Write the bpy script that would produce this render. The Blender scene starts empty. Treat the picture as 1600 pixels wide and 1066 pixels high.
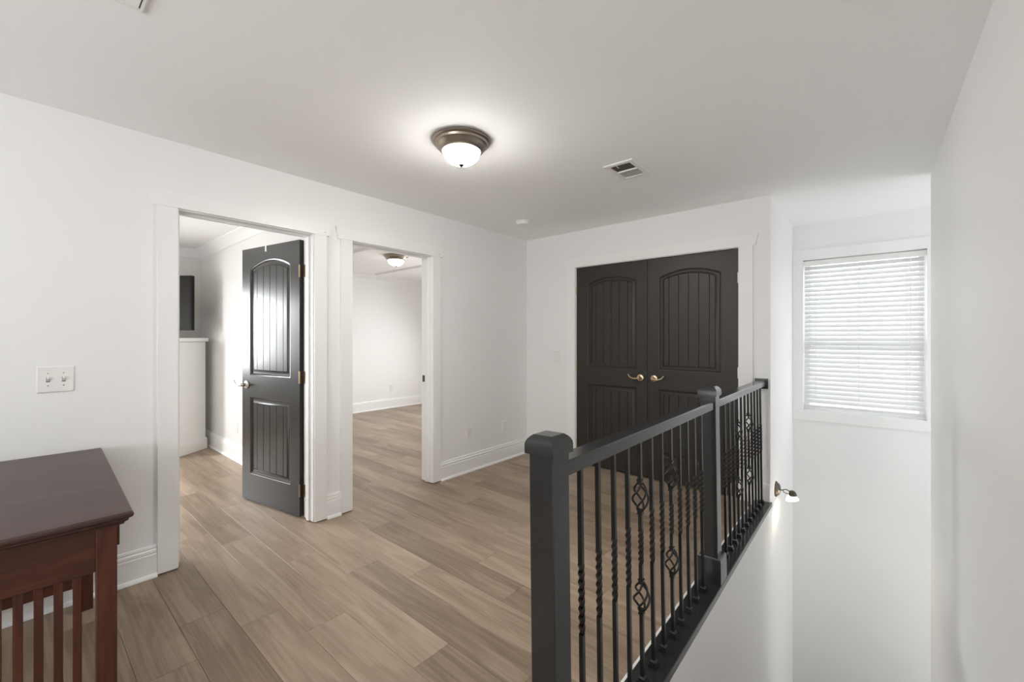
import bpy, bmesh, math, random
from mathutils import Vector, Matrix

random.seed(7)
SC = bpy.context.scene
COL = SC.collection
PI = math.pi
R = math.radians

# ------------------------------------------------------------------ camera
cam = bpy.data.cameras.new('camera')
cam.sensor_width = 36.0
cam.lens = 660.0 / 1600.0 * 36.0
cam.shift_y = -5.0 / 1600.0
cam.clip_start = 0.02
cam_o = bpy.data.objects.new('camera', cam)
COL.objects.link(cam_o)
cam_o.location = (0, 0, 1.32)
cam_o.rotation_euler = (R(90), 0, R(40.36))
SC.camera = cam_o

# ------------------------------------------------------------------ world / exposure
w = bpy.data.worlds.new('sky')
SC.world = w
w.use_nodes = True
bg = w.node_tree.nodes['Background']
bg.inputs[0].default_value = (0.93, 0.97, 1.0, 1)
bg.inputs[1].default_value = 1.5
SC.view_settings.view_transform = 'Standard'
SC.view_settings.look = 'None'
SC.view_settings.gamma = 1.0
SC.view_settings.use_curve_mapping = False
SC.view_settings.exposure = 1.0
SC.cycles.max_bounces = 14
SC.cycles.diffuse_bounces = 9
SC.cycles.glossy_bounces = 4
SC.cycles.transparent_max_bounces = 12
SC.cycles.sample_clamp_indirect = 6.0
SC.cycles.caustics_reflective = False
SC.cycles.caustics_refractive = False


def area(name, loc, rot, sx, sy, power, color=(1, 1, 1)):
    l = bpy.data.lights.new(name, 'AREA')
    l.shape = 'RECTANGLE'
    l.size, l.size_y = sx, sy
    l.energy = power
    l.color = color
    o = bpy.data.objects.new(name, l)
    COL.objects.link(o)
    o.location = loc
    o.rotation_euler = rot
    return o


DAY = (0.955, 0.98, 1.0)
# daylight at the window openings (both bedrooms, stair window); hall rear and lower lamps are added fill
area('fill_hall', (-0.8, -2.46, 1.25), (R(90 + 52), 0, 0), 2.0, 1.5, 25, DAY)  # fill for the hall, behind an invented rear window
area('daylight_bedroom', (-6.63, -0.75, 1.40), (0, R(-90 + 33), 0), 1.25, 1.4, 72, DAY)
area('daylight_guest_room', (-4.70, 5.56, 1.40), (R(-90 + 45), 0, 0), 1.9, 1.3, 31, DAY)
area('daylight_stair', (-0.07, 5.7, 1.6), (R(-90), 0, 0), 1.6, 1.6, 8, DAY)
area('daylight_landing', (1.64, 4.55, 1.05), (0, R(90 + 8), 0), 1.7, 0.85, 1.7, DAY)
area('fill_lower', (1.64, 4.55, -1.5), (0, R(90 + 12), 0), 1.3, 0.85, 0.7, DAY)  # fill added to brighten the lower stairwell wall


# ------------------------------------------------------------------ materials
def mat(name, color, rough=0.5, metal=0.0, bump=None, spec=0.5, coat=0.0, emit=None, estr=0.0, vary=None):
    m = bpy.data.materials.new(name)
    m.use_nodes = True
    nt = m.node_tree
    b = nt.nodes['Principled BSDF']
    b.inputs['Base Color'].default_value = (*color, 1)
    b.inputs['Roughness'].default_value = rough
    b.inputs['Metallic'].default_value = metal
    b.inputs['Specular IOR Level'].default_value = spec
    b.inputs['Coat Weight'].default_value = coat
    if emit:
        b.inputs['Emission Color'].default_value = (*emit, 1)
        b.inputs['Emission Strength'].default_value = estr
    tc = nt.nodes.new('ShaderNodeTexCoord')
    if vary:                                   # (scale vector, amount): blotchy tone variation
        mp = nt.nodes.new('ShaderNodeMapping')
        mp.inputs['Scale'].default_value = vary[0]
        no = nt.nodes.new('ShaderNodeTexNoise')
        no.inputs['Scale'].default_value = 1.0
        no.inputs['Detail'].default_value = 6
        mx = nt.nodes.new('ShaderNodeMix')
        mx.data_type = 'RGBA'
        a = vary[1]
        mx.inputs[6].default_value = (*[c * (1 - a) for c in color], 1)
        mx.inputs[7].default_value = (*[min(1, c * (1 + a)) for c in color], 1)
        nt.links.new(tc.outputs['Object'], mp.inputs[0])
        nt.links.new(mp.outputs[0], no.inputs['Vector'])
        nt.links.new(no.outputs['Fac'], mx.inputs[0])
        nt.links.new(mx.outputs[2], b.inputs['Base Color'])
    if bump:                                   # (scale, strength)
        no2 = nt.nodes.new('ShaderNodeTexNoise')
        no2.inputs['Scale'].default_value = bump[0]
        no2.inputs['Detail'].default_value = 3
        bp = nt.nodes.new('ShaderNodeBump')
        bp.inputs['Strength'].default_value = bump[1]
        bp.inputs['Distance'].default_value = 0.002
        nt.links.new(tc.outputs['Object'], no2.inputs['Vector'])
        nt.links.new(no2.outputs['Fac'], bp.inputs['Height'])
        nt.links.new(bp.outputs[0], b.inputs['Normal'])
    return m


M = {}
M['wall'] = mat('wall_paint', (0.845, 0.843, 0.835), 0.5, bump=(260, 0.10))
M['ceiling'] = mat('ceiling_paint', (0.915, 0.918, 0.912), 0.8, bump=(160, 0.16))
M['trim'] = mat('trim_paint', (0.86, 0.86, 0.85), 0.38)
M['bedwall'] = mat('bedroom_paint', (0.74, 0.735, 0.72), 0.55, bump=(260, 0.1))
M['door'] = mat('door_paint', (0.023, 0.0215, 0.0195), 0.23, bump=(90, 0.05), vary=((3, 3, 60), 0.12))
M['closet_door'] = mat('closet_door_paint', (0.022, 0.0165, 0.0125), 0.42, bump=(90, 0.14), vary=((3, 3, 60), 0.12))
M['rail'] = mat('rail_paint', (0.018, 0.0195, 0.0205), 0.20, bump=(70, 0.05), spec=0.65)
M['iron'] = mat('wrought_iron', (0.006, 0.006, 0.006), 0.26, bump=(150, 0.06))
M['brass'] = mat('satin_brass', (0.72, 0.56, 0.38), 0.28, metal=1.0)
M['hinge'] = mat('aged_brass', (0.42, 0.31, 0.19), 0.38, metal=1.0, vary=((60, 60, 60), 0.35))
M['nickel'] = mat('satin_nickel', (0.62, 0.60, 0.57), 0.26, metal=1.0)
M['bronze'] = mat('brushed_bronze', (0.36, 0.31, 0.265), 0.34, metal=1.0)
M['dark_bronze'] = mat('dark_bronze', (0.10, 0.085, 0.07), 0.42, metal=0.8)
M['finial'] = mat('grey_finial', (0.004, 0.004, 0.004), 0.5, spec=0.05)
M['plastic'] = mat('white_plastic', (0.82, 0.81, 0.79), 0.35)
M['dark'] = mat('dark_void', (0.02, 0.018, 0.016), 0.8)
M['duct'] = mat('dark_duct', (0.10, 0.085, 0.07), 0.9, bump=(200, 0.5))
M['tv'] = mat('tv_black', (0.012, 0.011, 0.010), 0.6, spec=0.2)
M['screen'] = mat('tv_screen', (0.012, 0.011, 0.010), 0.55, spec=0.15)
M['white_furn'] = mat('white_furniture', (0.84, 0.84, 0.825), 0.32)
M['gap'] = mat('subfloor', (0.10, 0.075, 0.055), 0.8)
M['bulb'] = mat('lit_opal_glass', (0.9, 0.88, 0.85), 0.25, emit=(1.0, 0.972, 0.932), estr=52.0)
M['bulb2'] = mat('lit_opal_glass_guest', (0.9, 0.88, 0.85), 0.25, emit=(1.0, 0.95, 0.88), estr=11.0)
M['sconce_glass'] = mat('lit_sconce_glass', (0.9, 0.88, 0.83), 0.3, emit=(1.0, 0.86, 0.68), estr=3.0)


def bowl_glow(m, side, bottom):
    # the bulbs sit over the middle of the bowl: the glass glows more towards its bottom than at its rim
    nt = m.node_tree
    g = nt.nodes.new('ShaderNodeNewGeometry')
    sp = nt.nodes.new('ShaderNodeSeparateXYZ')
    mr = nt.nodes.new('ShaderNodeMapRange')
    mr.inputs['From Min'].default_value = -0.35
    mr.inputs['From Max'].default_value = -1.0
    mr.inputs['To Min'].default_value = side
    mr.inputs['To Max'].default_value = bottom
    nt.links.new(g.outputs['Normal'], sp.inputs[0])
    nt.links.new(sp.outputs['Z'], mr.inputs['Value'])
    nt.links.new(mr.outputs[0], nt.nodes['Principled BSDF'].inputs['Emission Strength'])


bowl_glow(M['bulb'], 9.0, 125.0)
bowl_glow(M['bulb2'], 5.0, 20.0)
M['slot'] = mat('socket_slot', (0.05, 0.05, 0.05), 0.6)


def slat_mat():
    m = bpy.data.materials.new('blind_slat')
    m.use_nodes = True
    nt = m.node_tree
    b = nt.nodes['Principled BSDF']
    b.inputs['Base Color'].default_value = (0.80, 0.80, 0.79, 1)
    b.inputs['Roughness'].default_value = 0.4
    tr = nt.nodes.new('ShaderNodeBsdfTranslucent')
    tr.inputs[0].default_value = (0.86, 0.86, 0.86, 1)
    mx = nt.nodes.new('ShaderNodeMixShader')
    mx.inputs[0].default_value = 0.22
    out = nt.nodes['Material Output']
    nt.links.new(b.outputs[0], mx.inputs[1])
    nt.links.new(tr.outputs[0], mx.inputs[2])
    nt.links.new(mx.outputs[0], out.inputs[0])
    return m


M['slat'] = slat_mat()


def pane_mat():
    m = bpy.data.materials.new('window_glass')
    m.use_nodes = True
    nt = m.node_tree
    nt.nodes.remove(nt.nodes['Principled BSDF'])
    t = nt.nodes.new('ShaderNodeBsdfTransparent')
    t.inputs[0].default_value = (0.94, 0.94, 0.94, 1)
    g = nt.nodes.new('ShaderNodeBsdfGlossy')
    g.inputs['Roughness'].default_value = 0.02
    mx = nt.nodes.new('ShaderNodeMixShader')
    mx.inputs[0].default_value = 0.06
    nt.links.new(t.outputs[0], mx.inputs[1])
    nt.links.new(g.outputs[0], mx.inputs[2])
    nt.links.new(mx.outputs[0], nt.nodes['Material Output'].inputs[0])
    return m


M['glass'] = pane_mat()


def wood_mat(name, dark, mid, light, rough, axis='X', scale=1.0, use_tone=True, spec=0.5):
    """Plank wood: long streaks plus cathedral figure; 'tone' (-1..1) is a property of each plank."""
    m = bpy.data.materials.new(name)
    m.use_nodes = True
    nt = m.node_tree
    N = nt.nodes.new
    L = nt.links.new
    b = nt.nodes['Principled BSDF']
    b.inputs['Specular IOR Level'].default_value = spec
    tc = N('ShaderNodeTexCoord')
    oi = N('ShaderNodeObjectInfo')
    ofs = N('ShaderNodeVectorMath'); ofs.operation = 'SCALE'
    ofs.inputs[0].default_value = (37.0, 19.0, 11.0)
    L(oi.outputs['Random'], ofs.inputs['Scale'])
    add = N('ShaderNodeVectorMath'); add.operation = 'ADD'
    L(tc.outputs['Object'], add.inputs[0]); L(ofs.outputs[0], add.inputs[1])
    st = {'X': (0.9, 7.0, 7.0), 'Y': (7.0, 0.9, 7.0), 'Z': (7.0, 7.0, 0.9)}[axis]
    fi = {'X': (2.2, 75.0, 75.0), 'Y': (130.0, 3.0, 130.0), 'Z': (130.0, 130.0, 3.0)}[axis]

    def mapped(sc):
        mp = N('ShaderNodeMapping')
        mp.inputs['Scale'].default_value = tuple(v * scale for v in sc)
        L(add.outputs[0], mp.inputs[0])
        return mp
    big = N('ShaderNodeTexNoise'); big.inputs['Scale'].default_value = 1.6
    big.inputs['Detail'].default_value = 3; big.inputs['Distortion'].default_value = 0.6
    L(mapped(st).outputs[0], big.inputs['Vector'])
    # cathedral figure: contour lines of a slow noise
    mul = N('ShaderNodeMath'); mul.operation = 'MULTIPLY'; mul.inputs[1].default_value = 34.0
    L(big.outputs['Fac'], mul.inputs[0])
    sn = N('ShaderNodeMath'); sn.operation = 'SINE'; L(mul.outputs[0], sn.inputs[0])
    fine = N('ShaderNodeTexNoise'); fine.inputs['Scale'].default_value = 1.0
    fine.inputs['Detail'].default_value = 5
    L(mapped(fi).outputs[0], fine.inputs['Vector'])
    ramp = N('ShaderNodeValToRGB')
    ramp.color_ramp.elements[0].position = 0.30; ramp.color_ramp.elements[0].color = (*dark, 1)
    ramp.color_ramp.elements[1].position = 0.72; ramp.color_ramp.elements[1].color = (*light, 1)
    e = ramp.color_ramp.elements.new(0.5); e.color = (*mid, 1)
    # factor = big + .05*sin + .35*(fine-.5) + tone
    m1 = N('ShaderNodeMath'); m1.operation = 'MULTIPLY_ADD'; m1.inputs[1].default_value = 0.030
    soft = N('ShaderNodeMath'); soft.operation = 'MULTIPLY_ADD'
    soft.inputs[1].default_value = 0.62; soft.inputs[2].default_value = 0.19
    L(big.outputs['Fac'], soft.inputs[0])
    L(sn.outputs[0], m1.inputs[0]); L(soft.outputs[0], m1.inputs[2])
    m2 = N('ShaderNodeMath'); m2.operation = 'MULTIPLY_ADD'; m2.inputs[1].default_value = 0.44; 
    L(fine.outputs['Fac'], m2.inputs[0]); L(m1.outputs[0], m2.inputs[2])
    m3 = N('ShaderNodeMath'); m3.operation = 'SUBTRACT'; m3.inputs[1].default_value = 0.22
    L(m2.outputs[0], m3.inputs[0])
    last = m3
    if use_tone:
        at = N('ShaderNodeAttribute'); at.attribute_type = 'OBJECT'; at.attribute_name = 'tone'
        m4 = N('ShaderNodeMath'); m4.operation = 'MULTIPLY_ADD'; m4.inputs[1].default_value = 0.17
        L(at.outputs['Fac'], m4.inputs[0]); L(m3.outputs[0], m4.inputs[2])
        last = m4
    L(last.outputs[0], ramp.inputs[0])
    L(ramp.outputs[0], b.inputs['Base Color'])
    rr = N('ShaderNodeMapRange')
    rr.inputs['To Min'].default_value = rough - 0.06; rr.inputs['To Max'].default_value = rough + 0.10
    L(fine.outputs['Fac'], rr.inputs['Value']); L(rr.outputs[0], b.inputs['Roughness'])
    bp = N('ShaderNodeBump'); bp.inputs['Strength'].default_value = 0.12; bp.inputs['Distance'].default_value = 0.001
    L(fine.outputs['Fac'], bp.inputs['Height']); L(bp.outputs[0], b.inputs['Normal'])
    return m


M['plank'] = wood_mat('vinyl_plank', (0.190, 0.132, 0.088), (0.300, 0.220, 0.156), (0.400, 0.306, 0.226), 0.37, 'X')
M['desk'] = wood_mat('cherry_wood', (0.030, 0.0085, 0.0055), (0.062, 0.017, 0.0095), (0.105, 0.030, 0.015), 0.36, 'Z', 1.4, False)
M['desk_y'] = wood_mat('cherry_wood_rail', (0.030, 0.0085, 0.0055), (0.062, 0.017, 0.0095), (0.105, 0.030, 0.015), 0.36, 'Y', 1.4, False)
M['desk_top'] = wood_mat('cherry_wood_top', (0.030, 0.012, 0.009), (0.045, 0.019, 0.014), (0.060, 0.026, 0.019), 0.36, 'Y', 1.2, False, 0.6)


# ------------------------------------------------------------------ mesh helpers
def box(bm, lo, hi, bev=0.0, seg=1):
    x0, y0, z0 = [min(a, b) for a, b in zip(lo, hi)]
    x1, y1, z1 = [max(a, b) for a, b in zip(lo, hi)]
    v = [bm.verts.new(p) for p in ((x0, y0, z0), (x1, y0, z0), (x1, y1, z0), (x0, y1, z0),
                                   (x0, y0, z1), (x1, y0, z1), (x1, y1, z1), (x0, y1, z1))]
    fs = [bm.faces.new([v[i] for i in q]) for q in
          ((3, 2, 1, 0), (4, 5, 6, 7), (0, 1, 5, 4), (1, 2, 6, 5), (2, 3, 7, 6), (3, 0, 4, 7))]
    if bev > 0:
        es = list({e for f in fs for e in f.edges})
        bmesh.ops.bevel(bm, geom=es, offset=bev, segments=seg, affect='EDGES', profile=0.5)
    return v


def loft(bm, rings, cap0=True, cap1=True, closed=True):
    """rings: lists of points, each ring with the same count."""
    vr = [[bm.verts.new(p) for p in r] for r in rings]
    n = len(rings[0])
    for a, b in zip(vr, vr[1:]):
        for i in range(n if closed else n - 1):
            j = (i + 1) % n
            bm.faces.new((a[i], a[j], b[j], b[i]))
    if cap0:
        bm.faces.new(list(reversed(vr[0])))
    if cap1:
        bm.faces.new(vr[-1])
    return vr


def lathe(bm, prof, n=40, axis='Z', origin=(0, 0, 0)):
    """prof: (r, h) pairs revolved about the axis."""
    rings = []
    for r, h in prof:
        ring = []
        for i in range(n):
            a = 2 * PI * i / n
            p = (max(r, 1e-5) * math.cos(a), max(r, 1e-5) * math.sin(a), h)
            if axis == 'X':
                p = (p[2], p[0], p[1])
            elif axis == 'Y':
                p = (p[0], p[2], p[1])
            ring.append((p[0] + origin[0], p[1] + origin[1], p[2] + origin[2]))
        rings.append(ring)
    loft(bm, rings)


def tube(bm, pts, rad, n=8):
    """round tube along points; rad number or list"""
    pts = [Vector(p) for p in pts]
    rings = []
    up = Vector((0.13, 0.31, 0.94))
    for i, p in enumerate(pts):
        d = (pts[min(i + 1, len(pts) - 1)] - pts[max(i - 1, 0)]).normalized()
        a = d.cross(up)
        if a.length < 1e-4:
            a = d.cross(Vector((1, 0, 0)))
        a.normalize()
        b = d.cross(a)
        r = rad[i] if isinstance(rad, (list, tuple)) else rad
        rings.append([p + (a * math.cos(2 * PI * k / n) + b * math.sin(2 * PI * k / n)) * r for k in range(n)])
    loft(bm, rings)


def sq(z, h, cx=0, cy=0, ang=0.0):
    out = []
    for k in range(4):
        a = ang + PI / 4 + k * PI / 2
        out.append((cx + h * math.sqrt(2) * math.cos(a), cy + h * math.sqrt(2) * math.sin(a), z))
    return out


def mesh_of(name, bm, m, smooth=None):
    bmesh.ops.recalc_face_normals(bm, faces=bm.faces)
    me = bpy.data.meshes.new(name)
    if smooth:
        for f in bm.faces:
            f.smooth = True
    bm.to_mesh(me)
    bm.free()
    if smooth:
        me.set_sharp_from_angle(angle=R(smooth))
    me.materials.append(M[m] if isinstance(m, str) else m)
    return me


def link(name, me, parent=None, loc=None, rot=None):
    o = bpy.data.objects.new(name, me)
    COL.objects.link(o)
    if parent is not None:
        o.parent = parent
    if loc:
        o.location = loc
    if rot:
        o.rotation_euler = rot
    return o


def obj(name, bm, m, parent=None, smooth=None, loc=None, rot=None):
    return link(name, mesh_of(name, bm, m, smooth), parent, loc, rot)


def boxes(name, m, parent, *bs, bev=0.0, loc=None, rot=None):
    bm = bmesh.new()
    for lo, hi in bs:
        box(bm, lo, hi, bev)
    return obj(name, bm, m, parent, loc=loc, rot=rot)


def tag(o, label, cat, group=None):
    o['label'] = label
    o['category'] = cat
    if group:
        o['group'] = group
    return o


def thing(name, label, cat, loc=(0, 0, 0), rot=(0, 0, 0), group=None):
    o = bpy.data.objects.new(name, None)
    COL.objects.link(o)
    o.empty_display_size = 0.1
    o.location = loc
    o.rotation_euler = rot
    return tag(o, label, cat, group)


def struct(o, label=None):
    o['kind'] = 'structure'
    if label:
        o['label'] = label
    return o


def sroot(name, label, loc=(0, 0, 0), rot=(0, 0, 0)):
    o = bpy.data.objects.new(name, None)
    COL.objects.link(o)
    o.empty_display_size = 0.1
    o.location = loc
    o.rotation_euler = rot
    return struct(o, label)


def extrude_profile(bm, prof, a, b, inward):
    """prof: (depth from wall, z); runs from a to b (xy); inward = unit xy normal off the wall"""
    rings = []
    for p in (a, b):
        rings.append([(p[0] + inward[0] * d, p[1] + inward[1] * d, z) for d, z in prof])
    loft(bm, rings)


# ------------------------------------------------------------------ dimensions
H = 2.44
WX = -3.03            # hall face of the wall with the two doorways
WX2 = -3.16           # bedroom face of it
YB = 3.83             # wall with the double doors
YC = 5.06             # window wall
XS = -0.60            # stairwell face
XD = 0.31             # right wall face
YP = 1.55             # bedroom face of the partition
YP2 = 1.645           # guest room face of the partition
LOW = -2.66           # lower floor
REAR = -2.40
D1 = (0.592, 1.392)   # rough openings in the left wall (Y)
D2 = (1.655, 2.460)
DH = 2.075            # rough head height
CX = (-2.383, -0.808)  # double-door rough opening (X)

# ------------------------------------------------------------------ structure: floor
floor = struct(boxes('floor', 'gap', None,
                     ((-7.05, REAR, -0.20), (-0.615, 5.6, -0.005)),
                     ((-0.615, REAR, -0.20), (XD, 0.865, -0.005))),
               'grey-brown wood-look plank floor through hall and both rooms')

PW, PL = 0.182, 1.22
PZ = 0.005


def plank_mesh(L_, W_):
    bm = bmesh.new()
    g, c = 0.0005, 0.0006
    x0, x1, y0, y1 = g, L_ - g, g, W_ - g
    lo = [(x0, y0, -PZ), (x1, y0, -PZ), (x1, y1, -PZ), (x0, y1, -PZ)]
    mi = [(x, y, -c) for x, y, z in lo]
    hi = [(x0 + c, y0 + c, 0), (x1 - c, y0 + c, 0), (x1 - c, y1 - c, 0), (x0 + c, y1 - c, 0)]
    loft(bm, [lo, mi, hi])
    return mesh_of('plank', bm, 'plank')


row_end = {-4: -2.405, -3: -3.41, -2: -1.93, -1: -1.389, 0: -2.23, 1: -1.942, 2: -2.63, 3: -1.755, 4: -3.49}
tones = {(-4, 0): -0.9, (-4, -1): -0.7, (-2, 0): 0.15, (-2, -1): 0.1, (-1, -1): 0.45, (-1, 0): -0.55, (0, 0): -0.6,  # dark row by the desk also carries the shade there in its tone
         (0, -1): 0.3, (1, 0): -0.1, (1, -1): 0.45, (2, 0): -0.7, (2, -1): 0.0, (3, 0): 0.25, (3, -1): 0.05,
         (-3, 0): 0.0, (-3, 1): 0.2, (-2, -2): -0.6, (-3, -1): 0.1, (4, 0): -0.35, (4, 1): 0.0, (5, 0): 0.3}
cache = {}
regions = [  # (x0, x1, y0, y1): floor in view of the hall
    (-3.21, -0.716, 0.865, YB + 0.03), (-3.21, XD, -2.4, 0.865),
    (-6.57, -3.21, -0.7, 1.60), (-6.90, -3.21, 1.60, 5.45)]
n_planks = 0
for n in range(-21, 26):
    y0 = 1.213 + PW * n
    yc = y0 + PW / 2
    e = row_end.get(n)
    if e is None:
        e = -2.0 + ((n * 0.437 + 0.11 * math.sin(n * 2.1)) % 1.0) * PL
    xs = [(rx0, rx1) for rx0, rx1, ry0, ry1 in regions if ry0 <= yc < ry1]
    if not xs:
        continue
    lo_x, hi_x = min(a for a, b in xs), max(b for a, b in xs)
    for k in range(-5, 4):
        a, b = e + k * PL, e + (k + 1) * PL
        a2, b2 = max(a, lo_x), min(b, hi_x)
        if b2 - a2 < 0.03:
            continue
        key = (round(b2 - a2, 3))
        if key not in cache:
            cache[key] = plank_mesh(b2 - a2, PW)
        p = link('plank', cache[key], floor, (a2, y0, 0))
        p['tone'] = float(tones.get((n, k), random.choice((-0.75, -0.4, -0.1, 0.1, 0.3, 0.5)) + random.uniform(-.1, .1)))
        n_planks += 1
print('planks', n_planks)

struct(boxes('floor_lower', 'gap', None, ((XS - 0.12, -0.2, LOW - 0.1), (1.7, 5.2, LOW))), 'lower landing floor below the stairs')

# ------------------------------------------------------------------ structure: walls and ceiling
struct(boxes('ceiling', 'ceiling', None, ((-7.05, REAR - 0.1, H), (1.7, 6.1, H + 0.1))), 'flat white painted ceiling')
struct(boxes('wall_left', 'wall', None,
             ((WX2, REAR, 0), (WX, D1[0], H)), ((WX2, D1[1], 0), (WX, D2[0], H)), ((WX2, D2[1], 0), (WX, 5.5, H)),
             ((WX2, D1[0], DH), (WX, D1[1], H)), ((WX2, D2[0], DH), (WX, D2[1], H))),
       'off-white wall with the two doorways')
struct(boxes('wall_far', 'wall', None,
             ((WX, YB, 0), (CX[0], YB + 0.12, H)), ((CX[1], YB, 0), (XS, YB + 0.12, H)),
             ((CX[0], YB, DH), (CX[1], YB + 0.12, H))), 'off-white wall around the dark double doors')
struct(boxes('wall_closet_back', 'wall', None, ((WX, 4.6, 0), (XS - 0.12, 4.7, H))), 'back wall of the closet')
struct(boxes('wall_stair_left', 'wall', None,
             ((XS - 0.12, YB + 0.12, LOW), (XS, YC, H)),
             ((XS - 0.12, 0.865, LOW), (XS, YB + 0.12, -0.20)),
             ((XS - 0.015, 0.865, -0.20), (XS, YB + 0.12, 0.0))), 'white stairwell wall below the black railing')
wx0, wx1, wz0, wz1 = -0.522, 0.376, 0.600, 2.092
struct(boxes('wall_window', 'wall', None,
             ((XS - 0.12, YC, LOW), (wx0, YC + 0.14, H)), ((wx1, YC, LOW), (1.7, YC + 0.14, H)),
             ((wx0, YC, LOW), (wx1, YC + 0.14, wz0)), ((wx0, YC, wz1), (wx1, YC + 0.14, H))),
       'white stairwell wall with the window')
struct(boxes('wall_right', 'wall', None, ((XD, REAR, LOW), (XD + 0.12, 4.03, H))), 'white wall along the right side of the stairs')
struct(boxes('wall_landing_near', 'wall', None, ((XD + 0.12, 3.91, LOW), (1.7, 4.03, H))), 'wall of the lower landing')
struct(boxes('wall_landing_right', 'wall', None, ((1.6, 4.03, LOW), (1.7, 4.1, H)), ((1.6, 4.99, LOW), (1.7, YC, H)),
             ((1.6, 4.1, LOW), (1.7, 4.99, -2.2)), ((1.6, 4.1, -0.8), (1.7, 4.99, 0.2)), ((1.6, 4.1, 1.9), (1.7, 4.99, H))), 'end wall of the lower landing')
struct(boxes('wall_stair_near', 'wall', None, ((XS, 0.765, LOW), (XD, 0.865, -0.20))), 'wall under the head of the stairs')
struct(boxes('wall_rear', 'wall', None,
             ((-7.05, REAR - 0.1, 0), (-1.8, REAR, H)), ((0.2, REAR - 0.1, 0), (XD + 0.12, REAR, H)),
             ((-1.8, REAR - 0.1, 0), (0.2, REAR, 0.45)), ((-1.8, REAR - 0.1, 2.05), (0.2, REAR, H))),
       'wall behind the viewer with an added window')
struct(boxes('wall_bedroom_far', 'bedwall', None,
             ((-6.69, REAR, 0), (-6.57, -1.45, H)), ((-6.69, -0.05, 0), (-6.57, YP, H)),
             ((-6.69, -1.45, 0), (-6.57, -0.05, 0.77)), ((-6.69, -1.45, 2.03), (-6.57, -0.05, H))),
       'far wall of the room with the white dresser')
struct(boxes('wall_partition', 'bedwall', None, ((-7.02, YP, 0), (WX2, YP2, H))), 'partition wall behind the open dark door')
struct(boxes('wall_guest_far', 'wall', None, ((-7.02, YP2, 0), (-6.90, 5.5, H))), 'far white wall seen through the doorway without a door leaf')
struct(boxes('wall_guest_side', 'wall', None,
             ((-7.02, 5.5, 0), (-5.65, 5.6, H)), ((-3.75, 5.5, 0), (WX, 5.6, H)),
             ((-5.65, 5.5, 0), (-3.75, 5.6, 0.75)), ((-5.65, 5.5, 2.05), (-3.75, 5.6, H))),
       'side wall of the empty room with a window')


def plain_window(name, lo, hi, axis, label):
    """an unglazed-looking double-hung frame in an opening; lo/hi are the opening corners at the wall's middle plane"""
    r = sroot(name, label)
    t = 0.02
    d = Vector((0, t, 0)) if axis == 'X' else Vector((t, 0, 0))
    e = Vector((0.05, 0, 0)) if axis == 'X' else Vector((0, 0.05, 0))
    lo, hi = Vector(lo), Vector(hi)
    up = Vector((0, 0, hi.z - lo.z))
    wd = Vector((hi.x - lo.x, hi.y - lo.y, 0))
    for a, b in ((lo - d, lo + e + up + d), (lo + wd - e - d, lo + wd + up + d)):
        boxes('side_frame', 'trim', r, (a, b))
    for z in (0, up.z / 2 - 0.025, up.z - 0.05):
        a = lo + e - d + Vector((0, 0, z))
        boxes('sash_rail', 'trim', r, (a, lo + wd - e + d + Vector((0, 0, z + 0.05))))
    return r


plain_window('added_window_2', (-1.8, REAR - 0.04, 0.45), (0.2, REAR - 0.04, 2.05), 'X', 'added window in the wall behind the viewer')  # invented opening that lets the hall fill in
plain_window('window_3', (-6.61, -1.45, 0.77), (-6.61, -0.05, 2.03), 'Y', 'window of the room with the white dresser')
plain_window('window_4', (-5.65, 5.53, 0.75), (-3.75, 5.53, 2.05), 'X', 'window of the empty room')

plain_window('window_5', (1.64, 4.1, 0.2), (1.64, 4.99, 1.9), 'Y', 'window to the right of the stair landing')

plain_window('added_window_6', (1.64, 4.1, -2.2), (1.64, 4.99, -0.8), 'Y', 'added lower window beside the stairs')  # unseen window added for the lower stairwell fill

# baseboards
BP = [(0, 0), (0.030, 0), (0.030, 0.006), (0.027, 0.014), (0.022, 0.019), (0.016, 0.021), (0.016, 0.124), (0.0125, 0.128),
      (0.0125, 0.132), (0.0165, 0.136), (0.0155, 0.148), (0.0095, 0.153), (0.0095, 0.157), (0.012, 0.161), (0.008, 0.172), (0, 0.174)]


def baseboard(name, label, segs, inward):
    r = sroot(name, label)
    for a, b in segs:
        bm = bmesh.new()
        extrude_profile(bm, BP, a, b, inward)
        obj('board', bm, 'trim', r, smooth=25)
    return r


baseboard('baseboard_left', 'white moulded baseboard along the doorway wall',
          [((WX, REAR), (WX, 0.510)), ((WX, 1.4685), (WX, 1.5745)), ((WX, 2.536), (WX, YB - 0.03))], (1, 0))
baseboard('baseboard_far', 'white baseboard beside the double doors', [((WX, YB), (-2.473, YB)), ((-0.718, YB), (XS - 0.001, YB))], (0, -1))
baseboard('baseboard_partition', 'white baseboard behind the open dark door', [((-6.57, YP), (WX2 - 0.02, YP))], (0, -1))
baseboard('baseboard_bedroom_far', 'white baseboard behind the dresser', [((-6.57, -1.0), (-6.57, YP - 0.03))], (1, 0))
baseboard('baseboard_guest_far', 'white baseboard in the empty room', [((-6.90, YP2), (-6.90, 5.48))], (1, 0))

baseboard('baseboard_guest_side', 'white baseboard under the empty room window', [((-6.87, 5.5), (WX2, 5.5))], (0, -1))

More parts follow.
